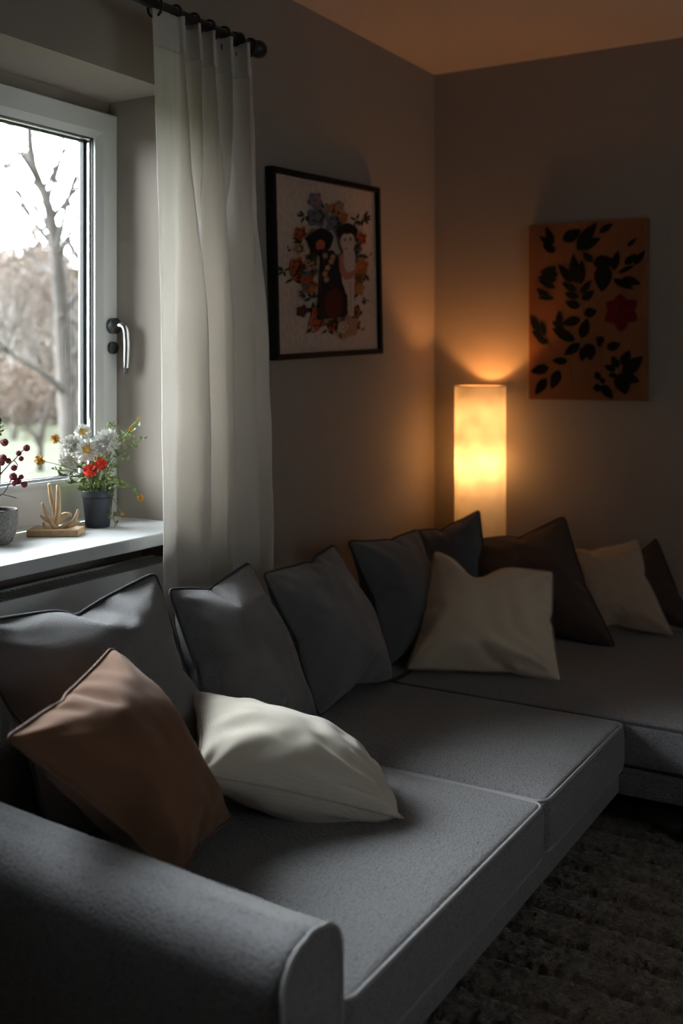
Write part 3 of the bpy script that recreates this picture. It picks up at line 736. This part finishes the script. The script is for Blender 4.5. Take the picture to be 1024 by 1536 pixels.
line2([(400, 480), (450, 570), (510, 630)]); line2([(520, 470), (560, 560), (610, 580)]); line2([(690, 580), (690, 700), (680, 740)]); line2([(760, 640), (760, 760)]); line2([(480, 300), (430, 320), (420, 380)])
for a in ((490, 190, 435, 150, 12), (495, 185, 465, 112, 16), (505, 215, 450, 185, 17), (535, 170, 608, 122, 25), (590, 200, 672, 92, 25), (590, 205, 688, 155, 22), (680, 135, 735, 95, 14), (790, 190, 825, 155, 9),
          (655, 255, 615, 215, 16), (655, 262, 745, 250, 30), (700, 260, 690, 380, 36), (735, 290, 755, 205, 17), (755, 300, 820, 265, 10), (780, 265, 825, 220, 16), (815, 265, 858, 205, 14), (735, 325, 815, 365, 16), (770, 320, 842, 345, 18),
          (515, 310, 440, 300, 22), (510, 330, 430, 320, 17), (510, 280, 440, 300, 12), (505, 365, 430, 330, 14), (480, 410, 425, 365, 16), (500, 405, 430, 405, 10),
          (575, 340, 515, 265, 19), (590, 345, 575, 220, 22), (605, 350, 612, 245, 18), (592, 375, 528, 340, 15), (605, 385, 650, 330, 14), (600, 400, 540, 385, 15), (612, 412, 662, 372, 18), (605, 440, 543, 420, 19), (620, 470, 672, 455, 21), (607, 490, 530, 512, 20),
          (520, 520, 520, 458, 15), (540, 535, 490, 500, 15), (585, 580, 490, 530, 22), (610, 570, 635, 485, 22), (440, 550, 398, 478, 16), (455, 575, 405, 540, 15), (460, 560, 445, 500, 12), (475, 588, 425, 575, 14),
          (605, 590, 540, 640, 20), (625, 600, 610, 665, 18), (630, 590, 650, 660, 25), (640, 590, 665, 640, 15), (555, 665, 490, 662, 16),
          (700, 585, 668, 565, 17), (710, 610, 765, 590, 20), (690, 600, 672, 590, 10), (478, 690, 400, 710, 21), (468, 735, 420, 805, 20), (520, 700, 488, 780, 22),
          (745, 700, 700, 680, 14), (755, 690, 730, 640, 16), (770, 680, 800, 615, 20), (770, 720, 850, 640, 28), (765, 720, 838, 745, 22), (760, 710, 785, 800, 32), (750, 720, 715, 720, 12),
          (690, 760, 735, 818, 19), (690, 770, 655, 775, 18), (685, 750, 705, 735, 14), (680, 740, 668, 705, 14)): leaf2(*a)
for a in range(6):
    t = R(a*60+28); leaf2(765+14*math.cos(t), 458+14*math.sin(t), 765+(74 if a != 3 else 62)*math.cos(t), 458+(86 if a % 2 else 74)*math.sin(t), 27, 'red')
for a in range(6):
    t = R(a*60+28); leaf2(765+10*math.cos(t), 458+10*math.sin(t), 765+46*math.cos(t), 458+50*math.sin(t), 5, 'deepred')
poly2([A2(765+17*math.cos(R(20*k)), 458+19*math.sin(R(20*k))) for k in range(18)], 'deepred')
art.build('painted_leaves', [plain('canvas_ink_'+k, c, .8, var=.15, vscale=70, spec=.1) for k, c in INK2.items()], cv, smooth=False)

# ------------------------------------------------------------------ things on the sill
YAW = math.atan2(.511, .860)
def bez(pts, n=14):
    """smooth curve through the points"""
    P = [Vector(p) for p in pts]; out = []
    for i in range(len(P)-1):
        p0 = P[max(0, i-1)]; p1 = P[i]; p2 = P[i+1]; p3 = P[min(len(P)-1, i+2)]
        for k in range(n):
            t = k/n; out.append(.5*((2*p1)+(p2-p0)*t+(2*p0-5*p1+4*p2-p3)*t*t+(-p0+3*p1-3*p2+p3)*t**3))
    return out+[P[-1]]
def leafmesh(m, p, d, l, w, mi=0, curl=.2):
    d = Vector(d).normalized(); q = d.cross(Vector((random.uniform(-.4, .4), random.uniform(-1, 1), .6))).normalized(); nn = d.cross(q)
    p = Vector(p); vs = []
    pr = [(0, .05), (.25, .8), (.5, 1), (.75, .7), (1, .02)]
    for t, a in pr:
        c = p+d*l*t-nn*curl*l*t*t
        vs += [c-q*w*a+nn*w*.25*a, c, c+q*w*a+nn*w*.25*a]
    fs = []
    for i in range(4):
        b = i*3; fs += [(b, b+1, b+4, b+3), (b+1, b+2, b+5, b+4)]
    m.add(vs, fs, mi)
def ballflower(c, r_, n, pl, pw, mi_p=0, mi_c=None, face=None):
    """round flower head: petals all over a small core, leaning to `face`"""
    m = MB(); c = Vector(c); m.ball(c, r_*.55, mi_p if mi_c is None else mi_c, 10, 7)
    for k in range(n):
        z = 1-2*(k+.5)/n; a = k*2.39996; d = Vector((math.sqrt(1-z*z)*math.cos(a), math.sqrt(1-z*z)*math.sin(a), z))
        d = (d+Vector([random.uniform(-.12, .12) for _ in range(3)])).normalized()
        if face is not None and d.dot(face) > .80 and mi_c is not None: continue
        leafmesh(m, c+d*r_*.4, d, r_*pl, r_*pw, mi_p, random.uniform(-.25, .25))
    return m

# bouquet in the navy pot
bq = empty('flower_bouquet', (-.115, 2.055, SILL), YAW); tag(bq, 'flowers in white, ochre and scarlet in a navy pot by window', 'flowers')
m = MB(); m.lathe([(0, 0), (.029, 0), (.031, .003), (.0385, .076), (.0412, .078), (.0418, .094), (.0395, .095), (.037, .084), (0, .084)], 40)
m.build('pot', M['navy'], bq, angle=40)
m = MB(); m.lathe([(.0375, .083), (.02, .088), (0, .089)], 24); m.build('soil', M['soil'], bq)
px = .0017
def lp(u, v, y=0.): return Vector(((u-147)*px, y, (793-v)*px))
stems = MB(); leaves = MB()
white = [(100, 692, 12, .00), (110, 667, 13, -.02), (123, 651, 12, .01), (134, 676, 16, -.03), (161, 665, 19, .0), (148, 668, 13, .02)]
ochre = [(83, 660, 8, .0), (61, 692, 9, -.01), (196, 646, 5, .01), (214, 748, 6, -.02), (209, 629, 3, .0), (187, 774, 4, -.02)]
red = [(142, 706, 10, -.045), (157, 696, 9, -.04)]
small = [(165, 640, 0, .02), (216, 660, 0, .0), (205, 672, 0, .03), (186, 650, 0, .03), (75, 706, 0, .01), (95, 715, 0, -.02), (178, 700, 0, -.03), (190, 690, 0, .02), (120, 700, 0, -.04), (150, 720, 0, -.045), (132, 716, 0, -.05), (172, 720, 0, -.04), (210, 640, 0, -.01), (178, 790, 0, -.02), (198, 730, 0, -.03), (110, 725, 0, -.03), (165, 712, 0, -.05), (125, 690, 0, .03), (145, 685, 0, .04), (182, 675, 0, .0), (200, 655, 0, .02)]
for (u, v, r_, y) in white+ochre+red+small:
    p0 = Vector((random.uniform(-.02, .02), random.uniform(-.02, .02), .08)); p2 = lp(u, v, y)
    mid = p0.lerp(p2, .5)+Vector((-(p2.x-p0.x)*.15, 0, .018 if p2.z > .09 else .05))
    cv_ = bez([p0, mid, p2], 8); stems.tube(cv_, [.0016-.0008*k/len(cv_) for k in range(len(cv_))], 6)
    for k in range(9 if r_ == 0 else 6):
        q = cv_[random.randint(5, len(cv_)-1)]; a = random.uniform(0, 6.28)
        leafmesh(leaves, q, (math.cos(a), math.sin(a)*.8, random.uniform(-.3, 1)), random.uniform(.010, .024), random.uniform(.0018, .0042))
    if r_ == 0:
        for k in range(7):
            q = cv_[-1-random.randint(0, 4)]; leafmesh(leaves, q, (random.uniform(-1, 1), random.uniform(-1, 1), random.uniform(-.2, 1)), random.uniform(.010, .018), .003)
# low foliage round the rim
for k in range(70):
    a = random.uniform(0, 6.28); q = Vector((.030*math.cos(a), .030*math.sin(a), random.uniform(.085, .125)))
    leafmesh(leaves, q, (math.cos(a), math.sin(a), random.uniform(0, 1.3)), random.uniform(.015, .034), random.uniform(.003, .006))
stems.build('stems', M['stem'], bq); tag(leaves.build('leaves', M['leaf'], bq), kind='stuff')
cf = Vector((.25, -.9, .3)).normalized()
for i, (u, v, r_, y) in enumerate(white):
    m = ballflower(lp(u, v, y), r_*px, 190 if r_ > 12 else 140, .75, .17, 0, 1 if i in (2, 3) else None, cf)
    tag(m.build('flower_head', [M['petalw'], M['petaly']], bq), 'white flower head')
for (u, v, r_, y) in ochre:
    m = ballflower(lp(u, v, y), r_*px, 70, .6, .14, 0, 1); tag(m.build('flower_head', [M['petaly'], M['petalc']], bq), 'ochre flower head')
for (u, v, r_, y) in red:
    m = ballflower(lp(u, v, y), r_*px, 80, .75, .20, 0, None); tag(m.build('flower_head', [M['petalr']], bq), 'scarlet flower head')

# wooden antler ornament
an = empty('antler_ornament', (-.110, 1.905, SILL), YAW); tag(an, 'small pale wooden antler sculpture on a square block beside the navy pot', 'ornament')
m = MB(); m.box(-.062, .062, -.036, .036, .0, .017); m.build('base', M['ash'], an, smooth=False, bevel=.002)
px2 = .00163
def ap(u, v, y=0.): return ((u-94)*px2, y, (797-v)*px2)
m = MB()
def horn(pts, r0, r1, mid=1.25):
    c = bez(pts, 8); n = len(c); m.tube(c, [(r0+(r1-r0)*(k/(n-1)))*(1+(mid-1)*math.sin(math.pi*k/(n-1))) for k in range(n)], 12)
horn([ap(90, 792, 0), ap(97, 770, -.004), ap(98, 745, -.003), ap(97, 722, 0)], .0075, .0042)
horn([ap(90, 790, .004), ap(92, 765, .006), ap(86, 740, .004), ap(84, 720, .0)], .0065, .0038)
horn([ap(96, 790, -.004), ap(86, 772, -.012), ap(78, 757, -.010), ap(74, 748, -.006)], .0060, .0025)
horn([ap(88, 776, -.010), ap(80, 772, -.014), ap(73, 766, -.014)], .0050, .0022)
horn([ap(88, 790, -.010), ap(80, 783, -.016), ap(78, 776, -.016)], .0050, .0022)
horn([ap(92, 792, .0), ap(110, 783, -.006), ap(122, 775, -.006), ap(128, 759, -.002)], .0070, .0032)
horn([ap(112, 783, -.006), ap(122, 781, -.010), ap(131, 775, -.010)], .0050, .0025)
horn([ap(97, 775, 0), ap(108, 768, .004), ap(117, 768, .006)], .0075, .0035, 1.5)
m.build('antler', M['antler'], an)

# berry plant in a granite pot
bp_ = empty('berry_plant', (-.128, 1.738, SILL), YAW); tag(bp_, 'bare twig plant with dark red berries in a speckled grey stone pot', 'plant')
m = MB(); m.lathe([(0, 0), (.026, 0), (.034, .006), (.0435, .028), (.0465, .050), (.0465, .078), (.0450, .081), (.0420, .080), (.0420, .070), (0, .070)], 44)
m.build('pot', M['granite'], bp_, angle=50)
m = MB(); m.lathe([(.0425, .070), (.02, .075), (0, .076)], 24); m.build('soil', M['soil'], bp_)
px3 = .00157; u00 = 1
def bpnt(u, v, y=0.): return ((u-u00)*px3, y, (816-v)*px3)
tw = MB(); lv = MB()
def twig(pts, r0=.0022, r1=.001):
    c = bez(pts, 6); tw.tube(c, [r0+(r1-r0)*k/(len(c)-1) for k in range(len(c))], 7)
twig([bpnt(2, 770), bpnt(3, 735, .003), bpnt(5, 700, 0), bpnt(2, 675, -.004), bpnt(4, 650, 0), bpnt(6, 630, 0)], .0032, .0014)
twig([bpnt(3, 745), bpnt(14, 738, -.01), bpnt(22, 725, -.014), bpnt(28, 716, -.012), bpnt(42, 727, -.01)], .0018)
twig([bpnt(4, 715), bpnt(14, 702, .008), bpnt(26, 690, .010), bpnt(33, 682, .01), bpnt(43, 673, .008)], .0018)
twig([bpnt(4, 690), bpnt(12, 686, -.01), bpnt(20, 690, -.012)], .0014)
twig([bpnt(3, 672), bpnt(8, 662, -.006), bpnt(13, 664, -.01)], .0014)
twig([bpnt(12, 742, -.008), bpnt(22, 744, -.012), bpnt(32, 747, -.012)], .0012)
twig([bpnt(24, 692, .01), bpnt(30, 700, .006), bpnt(26, 703, .0)], .0012)
twig([bpnt(4, 720), bpnt(-12, 700, .01), bpnt(-22, 690, .012), bpnt(-34, 668, .01)], .0018)
twig([bpnt(3, 740), bpnt(-14, 728, -.01), bpnt(-30, 722, -.012)], .0018)
twig([bpnt(5, 660), bpnt(-8, 640, .004), bpnt(-12, 622, .004)], .0016)
tw.build('twigs', M['bark_twig'], bp_)
for (u, v, r_, y) in ((14, 665, 6, -.01), (12, 688, 6, -.012), (9, 695, 5, -.006), (20, 692, 4.5, -.012), (43, 674, 5.5, .008), (31, 682, 4.5, .01), (35, 690, 4, .008), (26, 703, 5, 0), (27, 715, 6, -.012), (33, 722, 5.5, -.010), (43, 727, 5, -.01), (38, 716, 4, -.008), (29, 725, 4, -.014), (-22, 690, 6, .012), (-34, 668, 6, .01), (-30, 722, 6, -.012), (-15, 728, 5, -.01)):
    m = MB(); c = Vector(bpnt(u, v, y)); rr = r_*px3; m.ball(c, rr*.85, 0, 12, 9)
    for k in range(40):
        z = 1-2*(k+.5)/40; a = k*2.4; d = Vector((math.sqrt(1-z*z)*math.cos(a), math.sqrt(1-z*z)*math.sin(a), z)); m.ball(c+d*rr*.82, rr*.2, 0, 6, 4)
    m.build('berry', M['berry'], bp_)
for k in range(26):
    u, v = random.choice(((4, 632), (6, 640), (-2, 636), (2, 628), (-12, 622), (5, 650))); leafmesh(lv, bpnt(u+random.uniform(-3, 3), v+random.uniform(-6, 6)), (random.uniform(-1, 1), random.uniform(-1, 1), random.uniform(-.2, 1)), random.uniform(.010, .018), .0035)
tag(lv.build('leaves', M['leaf'], bp_), kind='stuff')

# ------------------------------------------------------------------ rug
def make_rug():
    x0, x1, y0, y1 = .78, 3.5, -.3, 3.0; nx, ny = 330, 420; vs = []
    xs = np.linspace(x0, x1, nx); ys = np.linspace(y0, y1, ny)
    rng = np.random.default_rng(4); fine = rng.standard_normal((ny, nx))
    fine = (fine+np.roll(fine, 1, 0)+np.roll(fine, 1, 1))/2
    for j, y in enumerate(ys):
        for i, x in enumerate(xs):
            yy = y+.012*noise.noise(Vector((x*3, y*2, 0)))+.008*noise.noise(Vector((x*11, y*5, 3)))
            k = (yy % .118)/.118; groove = math.exp(-((k-.5)/.085)**2)
            z = .030-.019*groove+.004*noise.noise(Vector((x*28, y*28, 5)))+.0022*fine[j, i]
            e = min(x-x0, x1-x, y-y0, y1-y); z *= min(1, .2+e/.03)
            vs.append((x+.003*rng.standard_normal(), y+.003*rng.standard_normal(), z))
    m = MB(); m.add(vs, [(j*nx+i, j*nx+i+1, (j+1)*nx+i+1, (j+1)*nx+i) for j in range(ny-1) for i in range(nx-1)])
    m.box(x0+.01, x1-.01, y0+.01, y1-.01, 0, .004)
    return m
tag(make_rug().build('rug', M['rug']), 'dark taupe shag rug with carved ridges on the floor before the sofa', 'rug')

# ------------------------------------------------------------------ outside
GZ = -.45
o = boxes('ground', M['grass'], [(-90, -.6, -40, 100, GZ-.2, GZ)], kind='structure')
def branch(m, p, d, l, r_, depth, rnd, mi=0, up=.15):
    pts = [p.copy()]; q = p.copy(); dd = d.copy(); n = 5
    for k in range(n):
        dd = (dd+Vector((rnd.uniform(-.22, .22), rnd.uniform(-.22, .22), rnd.uniform(-.1, .2)*up*3))).normalized(); q = q+dd*l/n; pts.append(q.copy())
    m.tube(pts, [r_*(1-.5*k/n) for k in range(n+1)], 6 if depth > 1 else 4, mi=mi)
    tips = [q]
    if depth > 0:
        for k in range(rnd.randint(3, 4)):
            i = rnd.randint(1, n); s = pts[i]; a = rnd.uniform(0, 6.28)
            nd = (dd*.7+Vector((math.cos(a), math.sin(a), rnd.uniform(0, .7)))*.8).normalized()
            tips += branch(m, s, nd, l*rnd.uniform(.5, .75), r_*(1-.5*i/n)*.6, depth-1, rnd, mi, up)
    return tips
def leafcloud(m, tips, n, sp, sz, rnd):
    for t in tips:
        for k in range(n):
            p = t+Vector((rnd.gauss(0, sp), rnd.gauss(0, sp), rnd.gauss(0, sp*.8))); a = Vector((rnd.uniform(-1, 1), rnd.uniform(-1, 1), rnd.uniform(-1, 1))).normalized(); b = a.orthogonal().normalized()*sz*.5; a = a*sz
            m.add([p-a, p+b, p+a, p-b], [(0, 1, 2, 3)])
# the near bare tree
rt = Vector((.86, .511, 0)); fd = Vector((-.511, .86, 0))
nt_ = empty('bare_tree', (-8.36, 10.23, GZ)); tag(nt_, 'tall bare tree standing on the lawn close to the window', 'tree')
S = .0087
def tp(u, v, dz=0.): return rt*((u-105)*S)+fd*dz+Vector((0, 0, (743-v)*S))
m = MB(); rnd = random.Random(11)
def limb(px_, r0, r1, sub=9, dep=3, ln=1.7):
    c = bez(px_, 6); n = len(c); m.tube(c, [r0+(r1-r0)*k/(n-1) for k in range(n)], 9)
    for k in range(sub):
        i = rnd.randint(n//3, n-1); t = (c[min(n-1, i+1)]-c[max(0, i-1)]).normalized(); a = rnd.uniform(0, 6.28)
        branch(m, c[i], (t*.6+Vector((math.cos(a), math.sin(a), .45))*.8).normalized(), ln*rnd.uniform(.6, 1.1), (r0+(r1-r0)*i/(n-1))*.42+.006, dep, rnd)
limb([tp(106, 746), tp(103, 650), tp(94, 560, .1), tp(88, 450, .1), tp(84, 380), tp(72, 310), tp(50, 250), tp(44, 190), tp(40, 90), tp(34, -40)], .135, .02, 12)
limb([tp(103, 610), tp(118, 540, .2), tp(128, 470, .3), tp(160, 400, .3)], .06, .02, 6)
limb([tp(95, 590), tp(70, 560, -.2), tp(30, 535, -.3), tp(-30, 500, -.3)], .05, .016, 6)
limb([tp(86, 420), tp(60, 400, .2), tp(20, 370, .3), tp(-40, 330, .3)], .045, .014, 7)
limb([tp(84, 385), tp(105, 320, -.2), tp(122, 260, -.2), tp(150, 190, -.2)], .045, .014, 7)
limb([tp(70, 305), tp(85, 240, .2), tp(88, 190, .3), tp(95, 100, .3)], .036, .012, 6)
limb([tp(48, 250), tp(20, 210, .2), tp(-10, 160, .2), tp(-40, 80, .2)], .034, .012, 6)
limb([tp(90, 480), tp(112, 430, .4), tp(135, 380, .5), tp(150, 330, .5)], .04, .012, 6)
m.build('trunk', M['bark'], nt_)
# woods behind
protos = []
for k in range(3):
    rnd = random.Random(40+k); t = MB(); tips = branch(t, Vector((0, 0, 0)), Vector((0, 0, 1)), 3.2, .12, 4, rnd)
    f = MB(); leafcloud(f, tips, (16, 12, 20)[k], .30, .05, rnd); protos.append((t, f, max(p.z for p in tips)+.2))
spots = []
rnd = random.Random(5)
KIND = ('russet leaved', 'grey brown', 'thinly leaved brown')
proto_objs = {}
place = [(17, 60, 0, .75), (20, -60, 2, .9), (21, 130, 1, .9), (24, 20, 0, 1.0), (26, 95, 2, 1.0), (28, -20, 1, 1.1), (30, 60, 0, 1.15), (33, 140, 1, 1.2), (34, 0, 2, 1.2), (37, 105, 0, 1.25), (24, -190, 1, 1.), (27, -320, 0, 1.05), (22, 260, 2, .95), (30, 380, 1, 1.15), (26, 520, 0, 1.0), (30, -480, 2, 1.1)]
for (d, u, k, sc) in place:
    a = (u-512)/1612; loc = (1.835+d*(-.511+.86*a), d*(.86+.511*a), GZ)
    e = empty('woodland_tree', loc, rnd.uniform(0, 6.28)); e.scale = ((d*.150+1.45)*rnd.uniform(.84, 1.0)/protos[k][2],)*3
    tag(e, '%s tree at the edge of the woods beyond the lawn' % KIND[k], 'tree', '%s trees of the woods beyond the lawn' % KIND[k])
    if k not in proto_objs:
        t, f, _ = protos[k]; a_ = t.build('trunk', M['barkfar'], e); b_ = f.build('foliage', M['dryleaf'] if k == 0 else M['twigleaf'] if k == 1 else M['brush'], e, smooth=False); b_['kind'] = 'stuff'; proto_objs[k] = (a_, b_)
    else:
        for c in proto_objs[k]:
            q = c.copy(); COL.objects.link(q); q.parent = e
# dense brush closing the view
m = MB(); rnd = random.Random(9)
for k in range(60000):
    d = rnd.uniform(30, 46); u = rnd.uniform(-900, 800); a = (u-512)/1612
    hmax = 5.0+1.3*noise.noise(Vector((u*.012, d*.1, 0)))+.8*noise.noise(Vector((u*.05, d*.2, 2)))
    p = Vector((1.835+d*(-.511+.86*a), d*(.86+.511*a), GZ+hmax*rnd.random()**.8)); q = Vector((rnd.uniform(-1, 1), rnd.uniform(-1, 1), rnd.uniform(-1, 1))).normalized(); b = q.orthogonal().normalized()*.09; q = q*.20
    m.add([p-q, p+b, p+q, p-b], [(0, 1, 2, 3)])
tag(m.build('undergrowth', M['brush'], smooth=False), 'haze tinted brown undergrowth of the woods far beyond the lawn', 'undergrowth', kind='stuff')

# ------------------------------------------------------------------ light
w = bpy.data.worlds.new('overcast_sky'); SC.world = w; w.use_nodes = True; nt = w.node_tree; bg = nt.nodes['Background']
# thin cloud: brightest on the side the left window looks to, duller behind the house
tc = node(nt, 'ShaderNodeTexCoord'); dt = node(nt, 'ShaderNodeVectorMath', operation='DOT_PRODUCT'); L(nt, tc.outputs['Generated'], dt.inputs[0])
dt.inputs[1].default_value = (-.86, .10, .50)
rp = node(nt, 'ShaderNodeMapRange'); rp.interpolation_type = 'SMOOTHSTEP'; L(nt, dt.outputs['Value'], rp.inputs['Value'])
rp.inputs['From Min'].default_value = -.2; rp.inputs['From Max'].default_value = .95; rp.inputs['To Min'].default_value = 2.6; rp.inputs['To Max'].default_value = 36
bg.inputs['Color'].default_value = (.88, .94, 1, 1); L(nt, rp.outputs['Result'], bg.inputs['Strength'])

# ------------------------------------------------------------------ camera
cam = bpy.data.cameras.new('camera'); co = bpy.data.objects.new('camera', cam); COL.objects.link(co)
co.location = (1.835, 0, 1.25); co.rotation_euler = (R(90), 0, math.atan2(.511, .860))
cam.sensor_fit = 'VERTICAL'; cam.sensor_height = 36; cam.sensor_width = 24; cam.lens = 36*1612/1536
cam.shift_y = -(768-545)/1536
cam.clip_start = .05; cam.clip_end = 400
cam.dof.use_dof = True; cam.dof.focus_distance = 2.45; cam.dof.aperture_fstop = 2.3
SC.camera = co

vs_ = SC.view_settings; vs_.view_transform = 'Standard'; vs_.look = 'None'; vs_.gamma = 1; vs_.use_curve_mapping = False; vs_.exposure = 0
SC.cycles.max_bounces = 10; SC.cycles.diffuse_bounces = 6; SC.cycles.transparent_max_bounces = 12; SC.cycles.sample_clamp_indirect = 4
SC.cycles.caustics_reflective = False; SC.cycles.caustics_refractive = False
SC.cycles.use_denoising = True
